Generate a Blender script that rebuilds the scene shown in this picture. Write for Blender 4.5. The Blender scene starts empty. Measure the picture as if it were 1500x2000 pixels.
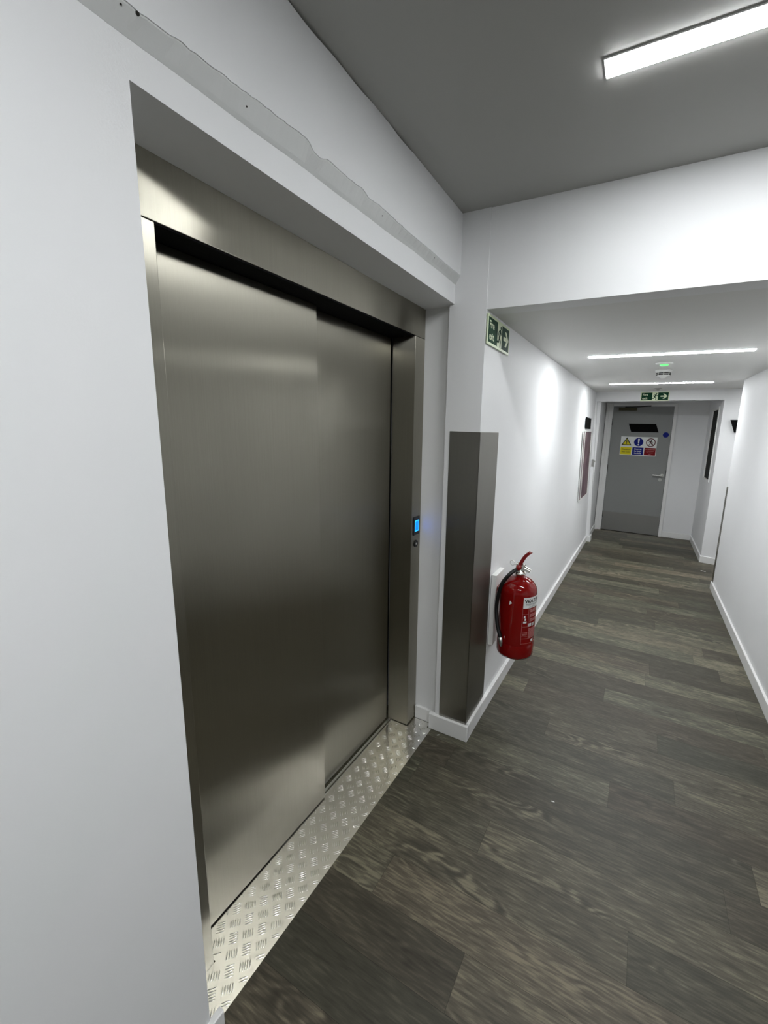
import bpy, bmesh, math, random
from mathutils import Vector, Matrix

# ------------------------------------------------------------------ scene, camera, light level
scene = bpy.context.scene
C = bpy.data.collections.new('corridor'); scene.collection.children.link(C)

cd = bpy.data.cameras.new('camera')
cam = bpy.data.objects.new('camera', cd); C.objects.link(cam)
cd.sensor_fit = 'VERTICAL'; cd.sensor_height = 36.0; cd.sensor_width = 27.0
cd.lens = 803.4 / 2000.0 * 36.0
cd.shift_x = -90.0 / 2000.0
cd.shift_y = -18.1 / 2000.0
cd.clip_start = 0.02
cam.matrix_world = Matrix(((0.88969322, -0.10762772, 0.44369161, 0.0),
                           (0.45556662, 0.1452426, -0.8782731, 0.0),
                           (0.03008361, 0.98352471, 0.17825295, 1.59819),
                           (0, 0, 0, 1)))
scene.camera = cam

world = bpy.data.worlds.new('world'); scene.world = world; world.use_nodes = True
world.node_tree.nodes['Background'].inputs[0].default_value = (0.8, 0.85, 0.9, 1)
world.node_tree.nodes['Background'].inputs[1].default_value = 0.02

vs = scene.view_settings
vs.view_transform = 'Standard'; vs.look = 'None'; vs.gamma = 1.0; vs.use_curve_mapping = False
vs.exposure = 2.38
LAMP = 14.0          # emission of the LED strips
LAMP_COL = (0.96, 0.985, 1.0)

# ------------------------------------------------------------------ materials
def new_mat(name):
    m = bpy.data.materials.new(name); m.use_nodes = True
    return m, m.node_tree.nodes, m.node_tree.links, m.node_tree.nodes['Principled BSDF']

def plain(name, col, rough=0.5, metal=0.0, spec=0.5, coat=0.0):
    m, n, l, b = new_mat(name)
    b.inputs['Base Color'].default_value = (*col, 1); b.inputs['Roughness'].default_value = rough
    b.inputs['Metallic'].default_value = metal; b.inputs['Specular IOR Level'].default_value = spec
    b.inputs['Coat Weight'].default_value = coat
    return m

def emitter(name, col, strength):
    m, n, l, b = new_mat(name)
    b.inputs['Base Color'].default_value = (*col, 1)
    b.inputs['Emission Color'].default_value = (*col, 1); b.inputs['Emission Strength'].default_value = strength
    return m

def paint(name, col, bump=0.04, scale=220.0, rough=0.55, mottle=0.03):
    m, n, l, b = new_mat(name)
    tc = n.new('ShaderNodeTexCoord')
    ns = n.new('ShaderNodeTexNoise'); ns.inputs['Scale'].default_value = scale; ns.inputs['Detail'].default_value = 3
    l.new(tc.outputs['Object'], ns.inputs['Vector'])
    bp = n.new('ShaderNodeBump'); bp.inputs['Strength'].default_value = bump; bp.inputs['Distance'].default_value = 0.002
    l.new(ns.outputs['Fac'], bp.inputs['Height']); l.new(bp.outputs['Normal'], b.inputs['Normal'])
    n2 = n.new('ShaderNodeTexNoise'); n2.inputs['Scale'].default_value = 1.7; n2.inputs['Detail'].default_value = 4
    l.new(tc.outputs['Object'], n2.inputs['Vector'])
    rp = n.new('ShaderNodeValToRGB')
    rp.color_ramp.elements[0].position = 0.35; rp.color_ramp.elements[1].position = 0.7
    rp.color_ramp.elements[0].color = (col[0]*(1-mottle), col[1]*(1-mottle), col[2]*(1-mottle), 1)
    rp.color_ramp.elements[1].color = (*col, 1)
    l.new(n2.outputs['Fac'], rp.inputs['Fac']); l.new(rp.outputs['Color'], b.inputs['Base Color'])
    b.inputs['Roughness'].default_value = rough; b.inputs['Specular IOR Level'].default_value = 0.3
    return m

def steel(name, col, rough=0.3, aniso=1.0, rot=0.0, streak=0.06, bump=0.0):
    m, n, l, b = new_mat(name)
    tc = n.new('ShaderNodeTexCoord')
    mp = n.new('ShaderNodeMapping'); mp.inputs['Scale'].default_value = (420, 420, 1.6)
    l.new(tc.outputs['Object'], mp.inputs['Vector'])
    ns = n.new('ShaderNodeTexNoise'); ns.inputs['Scale'].default_value = 1.0; ns.inputs['Detail'].default_value = 3
    l.new(mp.outputs['Vector'], ns.inputs['Vector'])
    n2 = n.new('ShaderNodeTexNoise'); n2.inputs['Scale'].default_value = 3.0; n2.inputs['Detail'].default_value = 5
    l.new(tc.outputs['Object'], n2.inputs['Vector'])
    mr = n.new('ShaderNodeMapRange'); mr.inputs[1].default_value = 0.3; mr.inputs[2].default_value = 0.7
    mr.inputs[3].default_value = 1 - streak; mr.inputs[4].default_value = 1.0
    l.new(ns.outputs['Fac'], mr.inputs['Value'])
    mx = n.new('ShaderNodeMix'); mx.data_type = 'RGBA'; mx.blend_type = 'MULTIPLY'; mx.inputs[0].default_value = 1
    mx.inputs[6].default_value = (*col, 1); l.new(mr.outputs[0], mx.inputs[7])
    l.new(mx.outputs[2], b.inputs['Base Color'])
    r2 = n.new('ShaderNodeMapRange'); r2.inputs[1].default_value = 0.3; r2.inputs[2].default_value = 0.7
    r2.inputs[3].default_value = rough * 0.92; r2.inputs[4].default_value = rough * 1.1
    l.new(n2.outputs['Fac'], r2.inputs['Value']); l.new(r2.outputs[0], b.inputs['Roughness'])
    b.inputs['Metallic'].default_value = 1
    b.inputs['Anisotropic'].default_value = aniso
    tg = n.new('ShaderNodeTangent'); tg.direction_type = 'RADIAL'; tg.axis = 'Z'
    l.new(tg.outputs[0], b.inputs['Tangent'])
    b.inputs['Anisotropic Rotation'].default_value = rot
    if bump:
        bp = n.new('ShaderNodeBump'); bp.inputs['Strength'].default_value = bump; bp.inputs['Distance'].default_value = 0.001
        l.new(ns.outputs['Fac'], bp.inputs['Height']); l.new(bp.outputs['Normal'], b.inputs['Normal'])
    return m

M = {}
M['wall'] = paint('white wall paint', (0.80, 0.805, 0.81))
M['wall_strip'] = paint('grey filler coat', (0.66, 0.67, 0.66), bump=0.15, scale=60)
M['crack'] = plain('dark crack', (0.02, 0.018, 0.014), 0.9)
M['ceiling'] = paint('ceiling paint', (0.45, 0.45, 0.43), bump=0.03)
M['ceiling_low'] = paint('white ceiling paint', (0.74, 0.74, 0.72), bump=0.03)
M['skirting'] = paint('white satin skirting', (0.80, 0.80, 0.79), bump=0.01, rough=0.3)
M['steel'] = steel('brushed steel', (0.39, 0.372, 0.312), 0.31)
M['steel_h'] = steel('brushed steel across', (0.39, 0.372, 0.312), 0.31, rot=0.25)
M['steel_dark'] = steel('brushed steel cladding', (0.36, 0.35, 0.32), 0.34)
M['sill_alu'] = steel('sill aluminium', (0.72, 0.72, 0.70), 0.35, 0.0, 0.0)
M['tread'] = plain('tread plate aluminium', (0.80, 0.79, 0.76), 0.20, 1.0)
M['black'] = plain('black plastic', (0.006, 0.006, 0.006), 0.45)
M['blackmatt'] = plain('black matt', (0.0025, 0.0025, 0.0025), 0.8, spec=0.1)
M['shaft'] = plain('dark shaft', (0.02, 0.02, 0.018), 0.9)
M['doorgrey'] = paint('grey door paint', (0.26, 0.265, 0.26), bump=0.02, rough=0.4)
M['white'] = plain('white plastic', (0.80, 0.80, 0.78), 0.35)
M['offwhite'] = plain('sign white', (0.78, 0.79, 0.78), 0.4)
M['glow'] = plain('photoluminescent cream', (0.74, 0.83, 0.58), 0.4)
M['green'] = plain('safety green', (0.003, 0.045, 0.018), 0.6, spec=0.15)
M['yellow'] = plain('safety yellow', (0.72, 0.62, 0.015), 0.6, spec=0.15)
M['blue'] = plain('safety blue', (0.005, 0.012, 0.20), 0.6, spec=0.15)
M['red'] = plain('safety red', (0.20, 0.004, 0.008), 0.6, spec=0.15)
M['darkred'] = plain('prohibition red', (0.09, 0.004, 0.008), 0.4)
M['ink'] = plain('dark ink', (0.02, 0.015, 0.01), 0.6)
M['extred'] = plain('gloss red enamel', (0.20, 0.0015, 0.0015), 0.06, spec=0.5)
M['extprint'] = plain('pale red print', (0.50, 0.20, 0.19), 0.5)
M['rubber'] = plain('black rubber hose', (0.006, 0.006, 0.006), 0.32)
M['chrome'] = plain('chrome', (0.78, 0.77, 0.72), 0.14, 1.0)
M['alu'] = plain('satin aluminium', (0.55, 0.55, 0.53), 0.3, 1.0)
M['glass_dark'] = plain('dark glazing', (0.012, 0.012, 0.010), 0.7, spec=0.1)
M['notice'] = None
M['led'] = emitter('led diffuser', LAMP_COL, LAMP)
M['led_lobby'] = emitter('led diffuser lobby', LAMP_COL, LAMP*2.0)
M['led_corridor'] = emitter('led diffuser corridor', LAMP_COL, LAMP*1.35)
M['lcd'] = emitter('blue display', (0.0, 0.11, 1.0), 0.45)
M['lcd_edge'] = emitter('pale blue display edge', (0.02, 0.35, 1.0), 0.42)
M['greenled'] = emitter('green led', (0.12, 1.0, 0.18), 0.22)

def notice_mat():
    m, n, l, b = new_mat('maroon notice print')
    tc = n.new('ShaderNodeTexCoord'); ns = n.new('ShaderNodeTexNoise')
    ns.inputs['Scale'].default_value = 7; ns.inputs['Detail'].default_value = 5
    l.new(tc.outputs['Object'], ns.inputs['Vector'])
    rp = n.new('ShaderNodeValToRGB'); e = rp.color_ramp.elements
    e[0].position = 0.35; e[0].color = (0.07, 0.03, 0.045, 1); e[1].position = 0.68; e[1].color = (0.19, 0.12, 0.13, 1)
    l.new(ns.outputs['Fac'], rp.inputs['Fac']); l.new(rp.outputs['Color'], b.inputs['Base Color'])
    b.inputs['Roughness'].default_value = 0.35
    return m
M['notice'] = notice_mat()

def floor_mat():
    m, n, l, b = new_mat('grey oak plank')
    at = n.new('ShaderNodeAttribute'); at.attribute_name = 'plank'          # random triple of each plank
    tc = n.new('ShaderNodeTexCoord')
    sep = n.new('ShaderNodeSeparateXYZ'); l.new(at.outputs['Vector'], sep.inputs[0])
    off = n.new('ShaderNodeVectorMath'); off.operation = 'SCALE'; off.inputs[3].default_value = 37.0
    l.new(at.outputs['Vector'], off.inputs[0])
    add = n.new('ShaderNodeVectorMath'); add.operation = 'ADD'
    l.new(tc.outputs['Object'], add.inputs[0]); l.new(off.outputs[0], add.inputs[1])
    # slow warp that bends the growth rings into cathedral figures
    m1 = n.new('ShaderNodeMapping'); m1.inputs['Scale'].default_value = (2.6, 8.0, 1)
    l.new(add.outputs[0], m1.inputs['Vector'])
    warp = n.new('ShaderNodeTexNoise'); warp.inputs['Scale'].default_value = 1.0; warp.inputs['Detail'].default_value = 2.0
    l.new(m1.outputs['Vector'], warp.inputs['Vector'])
    rng = n.new('ShaderNodeMath'); rng.operation = 'MULTIPLY'; rng.inputs[1].default_value = 75.0
    l.new(warp.outputs['Fac'], rng.inputs[0])
    sn = n.new('ShaderNodeMath'); sn.operation = 'SINE'; l.new(rng.outputs[0], sn.inputs[0])
    # where the figure shows
    m2 = n.new('ShaderNodeMapping'); m2.inputs['Scale'].default_value = (1.6, 9.0, 1)
    l.new(add.outputs[0], m2.inputs['Vector'])
    msk = n.new('ShaderNodeTexNoise'); msk.inputs['Scale'].default_value = 1.2; msk.inputs['Detail'].default_value = 3
    l.new(m2.outputs['Vector'], msk.inputs['Vector'])
    mr = n.new('ShaderNodeMapRange'); mr.inputs[1].default_value = 0.54; mr.inputs[2].default_value = 0.70
    mr.inputs[3].default_value = 0.03; mr.inputs[4].default_value = 1.0
    l.new(msk.outputs['Fac'], mr.inputs['Value'])
    fig = n.new('ShaderNodeMath'); fig.operation = 'MULTIPLY'
    l.new(sn.outputs[0], fig.inputs[0]); l.new(mr.outputs[0], fig.inputs[1])
    # fine fibres
    m3 = n.new('ShaderNodeMapping'); m3.inputs['Scale'].default_value = (16, 150, 1)
    l.new(add.outputs[0], m3.inputs['Vector'])
    fib = n.new('ShaderNodeTexNoise'); fib.inputs['Scale'].default_value = 1.0; fib.inputs['Detail'].default_value = 5
    l.new(m3.outputs['Vector'], fib.inputs['Vector'])
    m4 = n.new('ShaderNodeMapping'); m4.inputs['Scale'].default_value = (3.5, 18, 1)
    l.new(add.outputs[0], m4.inputs['Vector'])
    brd = n.new('ShaderNodeTexNoise'); brd.inputs['Scale'].default_value = 1.0; brd.inputs['Detail'].default_value = 4
    l.new(m4.outputs['Vector'], brd.inputs['Vector'])
    def madd(a, ka, c):
        q = n.new('ShaderNodeMath'); q.operation = 'MULTIPLY_ADD'
        l.new(a, q.inputs[0]); q.inputs[1].default_value = ka
        if isinstance(c, float): q.inputs[2].default_value = c
        else: l.new(c, q.inputs[2])
        return q.outputs[0]
    v = madd(fig.outputs[0], 0.15, 0.13)
    v = madd(fib.outputs['Fac'], 0.62, v)
    v = madd(brd.outputs['Fac'], 0.42, v)
    v = madd(sep.outputs[0], 0.26, v)          # plank tone: v is about 0.65 + 0.13
    rp = n.new('ShaderNodeValToRGB'); cr = rp.color_ramp
    cr.elements[0].position = 0.50; cr.elements[0].color = (0.024, 0.021, 0.012, 1)
    cr.elements[1].position = 1.02; cr.elements[1].color = (0.180, 0.167, 0.118, 1)
    e = cr.elements.new(0.70); e.color = (0.046, 0.0425, 0.029, 1)
    e = cr.elements.new(0.85); e.color = (0.084, 0.078, 0.055, 1)
    l.new(v, rp.inputs['Fac'])
    hue = n.new('ShaderNodeMix'); hue.data_type = 'RGBA'
    hue.inputs[6].default_value = (1.08, 0.98, 0.93, 1); hue.inputs[7].default_value = (0.95, 1.0, 0.95, 1)
    l.new(sep.outputs[1], hue.inputs[0])
    mul = n.new('ShaderNodeMix'); mul.data_type = 'RGBA'; mul.blend_type = 'MULTIPLY'; mul.inputs[0].default_value = 1
    l.new(rp.outputs['Color'], mul.inputs[6]); l.new(hue.outputs[2], mul.inputs[7])
    l.new(mul.outputs[2], b.inputs['Base Color'])
    b.inputs['Roughness'].default_value = 0.52; b.inputs['Specular IOR Level'].default_value = 0.5
    bp = n.new('ShaderNodeBump'); bp.inputs['Strength'].default_value = 0.12; bp.inputs['Distance'].default_value = 0.001
    l.new(v, bp.inputs['Height']); l.new(bp.outputs['Normal'], b.inputs['Normal'])
    return m
M['floor'] = floor_mat()

# ------------------------------------------------------------------ helpers
def link(name, me, parent=None):
    o = bpy.data.objects.new(name, me); C.objects.link(o)
    if parent: o.parent = parent
    return o

def obj(name, bm, m, parent=None, smooth=False, bevel=0.0, seg=2):
    bmesh.ops.recalc_face_normals(bm, faces=bm.faces)
    me = bpy.data.meshes.new(name); bm.to_mesh(me); bm.free()
    for k in (m if isinstance(m, (list, tuple)) else [m]): me.materials.append(k)
    for p in me.polygons: p.use_smooth = smooth
    o = link(name, me, parent)
    if bevel:
        b = o.modifiers.new('bevel', 'BEVEL'); b.width = bevel; b.segments = seg; b.limit_method = 'ANGLE'
        b.angle_limit = math.radians(40)
    return o

def tag(o, label, cat, group=None):
    o['label'] = label; o['category'] = cat
    if group: o['group'] = group
    return o

def empty(name, loc, label=None, cat=None, group=None, kind=None):
    o = bpy.data.objects.new(name, None); C.objects.link(o); o.location = loc; o.empty_display_size = 0.05
    if label: tag(o, label, cat, group)
    if kind: o['kind'] = kind
    return o

def box(bm, x0, x1, y0, y1, z0, z1, mi=0):
    v = [bm.verts.new((x, y, z)) for x in (x0, x1) for y in (y0, y1) for z in (z0, z1)]
    for f in ((0, 1, 3, 2), (4, 6, 7, 5), (0, 4, 5, 1), (2, 3, 7, 6), (0, 2, 6, 4), (1, 5, 7, 3)):
        bm.faces.new([v[i] for i in f]).material_index = mi
    return v

def B(*boxes):
    bm = bmesh.new()
    for b in boxes: box(bm, *b)
    return bm

def prism(bm, foot, z0, z1):
    """vertical prism; z0 / z1 a number or one number per foot point"""
    n = len(foot)
    a = [bm.verts.new((p[0], p[1], z0[i] if isinstance(z0, (list, tuple)) else z0)) for i, p in enumerate(foot)]
    c = [bm.verts.new((p[0], p[1], z1[i] if isinstance(z1, (list, tuple)) else z1)) for i, p in enumerate(foot)]
    bm.faces.new(a[::-1]); bm.faces.new(c)
    for i in range(n): bm.faces.new((a[i], a[(i+1) % n], c[(i+1) % n], c[i]))

def hexa(bm, pts):
    """eight corners: bottom 4 then top 4"""
    v = [bm.verts.new(p) for p in pts]
    for f in ((3, 2, 1, 0), (4, 5, 6, 7), (0, 1, 5, 4), (1, 2, 6, 5), (2, 3, 7, 6), (3, 0, 4, 7)):
        bm.faces.new([v[i] for i in f])

def frame_for(d):
    d = Vector(d).normalized()
    a = Vector((0, 0, 1)) if abs(d.z) < 0.95 else Vector((1, 0, 0))
    u = d.cross(a).normalized(); return u, d.cross(u).normalized()

def tube(bm, pts, r, n=12, cap=True):
    pts = [Vector(p) for p in pts]; rings = []
    for i, p in enumerate(pts):
        d = (pts[min(i+1, len(pts)-1)] - pts[max(i-1, 0)])
        if i == 0: u, w = frame_for(d)
        else:
            d.normalize(); u = (u - d * u.dot(d)).normalized(); w = d.cross(u)
        rr = r[i] if isinstance(r, (list, tuple)) else r
        rings.append([bm.verts.new(p + (u*math.cos(2*math.pi*k/n) + w*math.sin(2*math.pi*k/n))*rr) for k in range(n)])
    for a, c in zip(rings, rings[1:]):
        for k in range(n): bm.faces.new((a[k], a[(k+1) % n], c[(k+1) % n], c[k]))
    if cap: bm.faces.new(rings[0][::-1]); bm.faces.new(rings[-1])

def spline(pts, n=8):
    P = [Vector(p) for p in pts]; P = [2*P[0]-P[1]] + P + [2*P[-1]-P[-2]]; out = []
    for i in range(1, len(P)-2):
        for k in range(n):
            t = k/n
            out.append(0.5*((2*P[i]) + (-P[i-1]+P[i+1])*t + (2*P[i-1]-5*P[i]+4*P[i+1]-P[i+2])*t*t
                            + (-P[i-1]+3*P[i]-3*P[i+1]+P[i+2])*t**3))
    out.append(P[-2]); return out

def lathe(bm, prof, cx=0, cy=0, n=48):
    rings = []
    for r, z in prof:
        if r < 1e-5: rings.append([bm.verts.new((cx, cy, z))])
        else: rings.append([bm.verts.new((cx+r*math.cos(2*math.pi*k/n), cy+r*math.sin(2*math.pi*k/n), z)) for k in range(n)])
    for a, c in zip(rings, rings[1:]):
        for k in range(n):
            k2 = (k+1) % n
            if len(a) == 1 and len(c) > 1: bm.faces.new((a[0], c[k2], c[k]))
            elif len(c) == 1 and len(a) > 1: bm.faces.new((a[k], a[k2], c[0]))
            elif len(a) > 1: bm.faces.new((a[k], a[k2], c[k2], c[k]))

class Face:
    """a flat place on a wall: origin, right, up; the normal points to the reader"""
    def __init__(s, o, u, v=(0, 0, 1)):
        s.o = Vector(o); s.u = Vector(u).normalized(); s.v = Vector(v).normalized(); s.n = s.u.cross(s.v).normalized()
    def p(s, x, y, d=0.0): return s.o + s.u*x + s.v*y + s.n*d
    def poly(s, bm, pts, d0, d1):
        n = len(pts)
        a = [bm.verts.new(s.p(x, y, d0)) for x, y in pts]; c = [bm.verts.new(s.p(x, y, d1)) for x, y in pts]
        bm.faces.new(a[::-1]); bm.faces.new(c)
        for i in range(n): bm.faces.new((a[i], a[(i+1) % n], c[(i+1) % n], c[i]))
    def rect(s, bm, x0, x1, y0, y1, d0, d1): s.poly(bm, [(x0, y0), (x1, y0), (x1, y1), (x0, y1)], d0, d1)
    def disc(s, bm, x, y, r, d0, d1, n=28): s.poly(bm, [(x+r*math.cos(2*math.pi*k/n), y+r*math.sin(2*math.pi*k/n)) for k in range(n)], d0, d1)
    def ring(s, bm, x, y, r0, r1, d0, d1, n=32):
        R = []
        for k in range(n):
            c, q = math.cos(2*math.pi*k/n), math.sin(2*math.pi*k/n)
            R.append([bm.verts.new(s.p(x+r*c, y+r*q, d)) for r, d in ((r0, d0), (r1, d0), (r1, d1), (r0, d1))])
        for k in range(n):
            a, c = R[k], R[(k+1) % n]
            for j in range(4): bm.faces.new((a[j], c[j], c[(j+1) % 4], a[(j+1) % 4]))
    def stroke(s, bm, pts, w, d0, d1):
        for (x0, y0), (x1, y1) in zip(pts, pts[1:]):
            dx, dy = x1-x0, y1-y0; L = math.hypot(dx, dy); nx, ny = -dy/L*w/2, dx/L*w/2
            s.poly(bm, [(x0+nx, y0+ny), (x0-nx, y0-ny), (x1-nx, y1-ny), (x1+nx, y1+ny)], d0, d1)
        for x, y in pts: s.disc(bm, x, y, w/2, d0, d1, 10)

def text_mesh(body, size, bold=0.0, align='LEFT', spacing=1.0):
    cu = bpy.data.curves.new('lettering', 'FONT'); cu.body = body; cu.size = size; cu.align_x = align
    cu.offset = bold; cu.space_line = spacing; cu.resolution_u = 3
    t = bpy.data.objects.new('lettering', cu); C.objects.link(t)
    bpy.context.view_layer.update()
    me = bpy.data.meshes.new_from_object(t.evaluated_get(bpy.context.evaluated_depsgraph_get()))
    bpy.data.objects.remove(t); bpy.data.curves.remove(cu)
    return me

def letter_on(face, body, x, y, size, m, parent, d, width=None, bold=0.0, name='lettering', spacing=1.0, align='LEFT'):
    me = text_mesh(body, size, bold, align, spacing)
    xs = [v.co.x for v in me.vertices]; k = 1.0
    if width: k = width / (max(xs) - min(xs))
    for v in me.vertices:
        q = face.p(x + v.co.x*k, y + v.co.y, d); v.co = q
    me.materials.clear(); me.materials.append(m)
    return link(name, me, parent)

def struct(name, bm, m, bevel=0.0, smooth=False):
    o = obj(name, bm, m, None, smooth, bevel); o['kind'] = 'structure'; return o

# ------------------------------------------------------------------ the setting: main measures (metres)
XE = -0.814      # face of the wall around the lift
XU = -0.790      # the thicker wall above it
YA = 0.469       # left edge of the lift opening
ZT = 2.146       # head of the lift opening
YP = 1.793       # front of the pillar and of the beam
YJ = 1.826       # jamb beside the lift
ZC = 2.508       # high ceiling
XR = 0.822       # right wall of the corridor
YRE = 5.12
YB = -3.2; XB = 2.6

def zlow(y): return 2.112 + (y - YP) * (2.172 - 2.112) / (6.4 - YP)     # low ceiling rises slightly

# floor: one plank per face
def make_floor():
    rnd = random.Random(5)
    bm = bmesh.new(); data = []
    known = {0: 0.035, 1: 0.30, 2: -0.30, 3: 0.24, 4: -0.493, 5: -0.044, 6: 0.66, -1: -0.68, -2: 0.43, -3: -0.395, -4: 0.13, -5: 0.55, -6: -0.32}
    W = 0.1525; L = 1.22
    rows = range(-34, 42)
    for r in rows:
        y0 = 1.73 + r*W; y1 = y0 + W
        x = known.get(r, rnd.uniform(-0.6, 0.6)) - 3*L
        while x < XB + 0.2:
            a, c = max(x, -1.3), min(x + L, XB + 0.1)
            if c - a > 0.001 and y1 > YB - 0.2 and y0 < 7.7:
                g = 0.0004
                vv = [bm.verts.new(p) for p in ((a+g, y0+g, 0), (c-g, y0+g, 0), (c-g, y1-g, 0), (a+g, y1-g, 0))]
                bm.faces.new(vv)
                data.append((rnd.random(), rnd.random(), rnd.random()))
            x += L
    me = bpy.data.meshes.new('floor'); bm.to_mesh(me); bm.free()
    at = me.attributes.new('plank', 'FLOAT_VECTOR', 'FACE')
    for i, d in enumerate(data): at.data[i].vector = d
    me.materials.append(M['floor'])
    o = link('floor', me); o['kind'] = 'structure'
make_floor()
struct('floor', B((-1.35, XB+0.1, YB-0.1, 7.7, -0.12, -0.0012)), M['crack'])

# high ceiling over the lift lobby
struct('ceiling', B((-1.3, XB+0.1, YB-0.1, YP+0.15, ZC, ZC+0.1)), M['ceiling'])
# low corridor ceiling
bm = bmesh.new()
hexa(bm, [(-0.75, YP+0.09, zlow(YP)), (XB, YP+0.09, zlow(YP)), (XB, 6.45, zlow(6.45)), (-0.75, 6.45, zlow(6.45)),
          (-0.75, YP+0.09, 2.4), (XB, YP+0.09, 2.4), (XB, 6.45, 2.4), (-0.75, 6.45, 2.4)])
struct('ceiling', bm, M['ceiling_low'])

# left wall: face around the lift opening, filler strip, thicker wall above
zs = 2.232
bm = B((-1.02, XE, YB, YA, 0, zs+0.02), (-1.0, XE, YA, YJ+0.02, ZT, zs+0.02))
struct('wall_left', bm, M['wall'])

rnd = random.Random(3)
def strip_low(y): return 2.206 + 0.022*min(1, max(0, (y-0.4)/1.0)) + 0.0012*math.sin(y*9) + 0.0008*math.sin(y*23+1)
prof = [(-3.2, 2.236), (0.2, 2.236), (0.486, 2.239), (0.54, 2.246), (0.60, 2.250), (0.681, 2.256), (0.76, 2.262), (0.855, 2.271), (0.868, 2.262), (0.88, 2.252),
        (0.90, 2.251), (0.927, 2.264), (1.00, 2.261), (1.08, 2.266), (1.11, 2.256), (1.158, 2.262), (1.25, 2.259), (1.345, 2.257),
        (1.5, 2.260), (1.65, 2.258), (YP+0.002, 2.262)]
def strip_top(y):
    for (a, p), (b_, q) in zip(prof, prof[1:]):
        if a <= y <= b_: return p + (q-p)*(y-a)/(b_-a)
    return 2.262
ys = [YB] + [0.0 + i*0.012 for i in range(-20, 150)] + [YP+0.002]
ys = sorted(y for y in set(ys) if y <= YP+0.002)
jit = {y: rnd.uniform(-0.0016, 0.0016) for y in ys}
bm = bmesh.new(); rows = []
for y in ys:
    lo = strip_low(y); hi = strip_top(y) + jit[y]
    rows.append([bm.verts.new(p) for p in ((XE-0.01, y, lo), (XE+0.0005, y, lo), (XE+0.006, y, lo+0.008), (XU-0.002, y, hi-0.003), (XU-0.002, y, hi+0.02), (XE-0.01, y, hi+0.02))])
for a, c in zip(rows, rows[1:]):
    for k in range(6): bm.faces.new((a[k], a[(k+1) % 6], c[(k+1) % 6], c[k]))
struct('trim_1', bm, M['wall_strip'])
# upper wall, its lower lip following the rough edge, a crack under the ceiling
bm = bmesh.new(); rows = []
for y in ys:
    hi = strip_top(y) + jit[y]
    gap = 0.0
    if 0.25 < y < 1.35: gap = max(0.0, 0.0022 + 0.002*math.sin(y*31) + 0.0022*math.sin(y*13+2))
    rows.append([bm.verts.new(p) for p in ((XU, y, hi), (XU, y, ZC-0.001-gap), (XU-0.012, y, ZC-0.001-gap), (XU-0.012, y, ZC), (XE-0.15, y, ZC), (XE-0.15, y, hi))])
for a, c in zip(rows, rows[1:]):
    for k in range(6):
        bm.faces.new((a[k], a[(k+1) % 6], c[(k+1) % 6], c[k])).material_index = 1 if k in (1, 2) else 0
bm.faces.new(rows[0]); bm.faces.new(rows[-1][::-1])
# nail dimples
struct('wall_left', bm, [M['wall'], M['crack']])
bm = bmesh.new()
for y, z, r in ((0.455, 2.232, 0.0016), (0.478, 2.236, 0.0032), (0.69, 2.238, 0.0018), (1.19, 2.246, 0.0016), (1.55, 2.25, 0.0016)):
    t = (z - 2.215)/0.045
    x = XE+0.006+(XU-XE-0.008)*min(1, max(0, (z-strip_low(y)-0.008)/(strip_top(y)-strip_low(y)-0.011)))
    Face((x, y, z), (0, 1, 0), (0.5, 0, 0.85)).disc(bm, 0, 0, r, -0.004, 0.0006, 8)
struct('trim_2', bm, M['crack'])

# jamb, pillar, beam, walls round the lobby
struct('wall_back', B((-1.3, -0.80, YJ, YJ+0.15, 0, ZT+0.05)), M['wall'])
struct('wall_pillar', B((-0.838, -0.662, YP, YP+0.25, 0, ZC)), M['wall'])
struct('wall_beam', B((-0.672, XB, YP+0.004, YP+0.1, zlow(YP)-0.0005, ZC)), M['wall'])
struct('wall_rear', B((-1.3, XB+0.1, YB-0.1, YB, 0, ZC)), M['wall'])
struct('wall_right', B((XB, XB+0.1, YB, 7.6, 0, ZC)), M['wall'])
# corridor left wall (leans a touch towards its far end)
bm = bmesh.new()
hexa(bm, [(-0.80, YP+0.2, 0), (-0.662, YP+0.2, 0), (-0.607, 6.42, 0), (-0.80, 6.42, 0),
          (-0.80, YP+0.2, 2.3), (-0.664, YP+0.2, 2.3), (-0.662, 6.42, 2.3), (-0.80, 6.42, 2.3)])
struct('wall_left', bm, M['wall'])
def xleft(y, z): 
    t = (y - (YP+0.2))/(6.42 - YP - 0.2); a = -0.662 + 0.055*t; b_ = -0.664 + 0.002*t
    return a + (b_-a)*z/2.3
# corridor right wall, ending short of the far wall
struct('wall_right', B((XR, XR+0.12, 2.2, YRE, 0, 2.3), (XR, XB, 2.08, 2.2, 0, 2.3)), M['wall'])
# far wall with the wide opening (stands slightly askew)
def yf(x): return 6.42 - 0.185*(x + 0.62)
bm = bmesh.new()
def farseg(x0, x1, z0, z1, x0t=None):
    x0t = x0 if x0t is None else x0t
    hexa(bm, [(x0, yf(x0), z0), (x1, yf(x1), z0), (x1, yf(x1)+0.12, z0), (x0, yf(x0)+0.12, z0),
              (x0t, yf(x0t), z1), (x1, yf(x1), z1), (x1, yf(x1)+0.12, z1), (x0t, yf(x0t)+0.12, z1)])
farseg(-0.72, XB, 2.042, 2.3)
farseg(0.826, XB, 0, 2.042)
hexa(bm, [(-0.72, yf(-.6), 0), (-0.552, yf(-.6), 0), (-0.552, yf(-.6)+.12, 0), (-0.72, yf(-.6)+.12, 0),
          (-0.72, yf(-.6), 2.042), (-0.636, yf(-.6), 2.042), (-0.636, yf(-.6)+.12, 2.042), (-0.72, yf(-.6)+.12, 2.042)])
struct('wall_far', bm, M['wall'])
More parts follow.
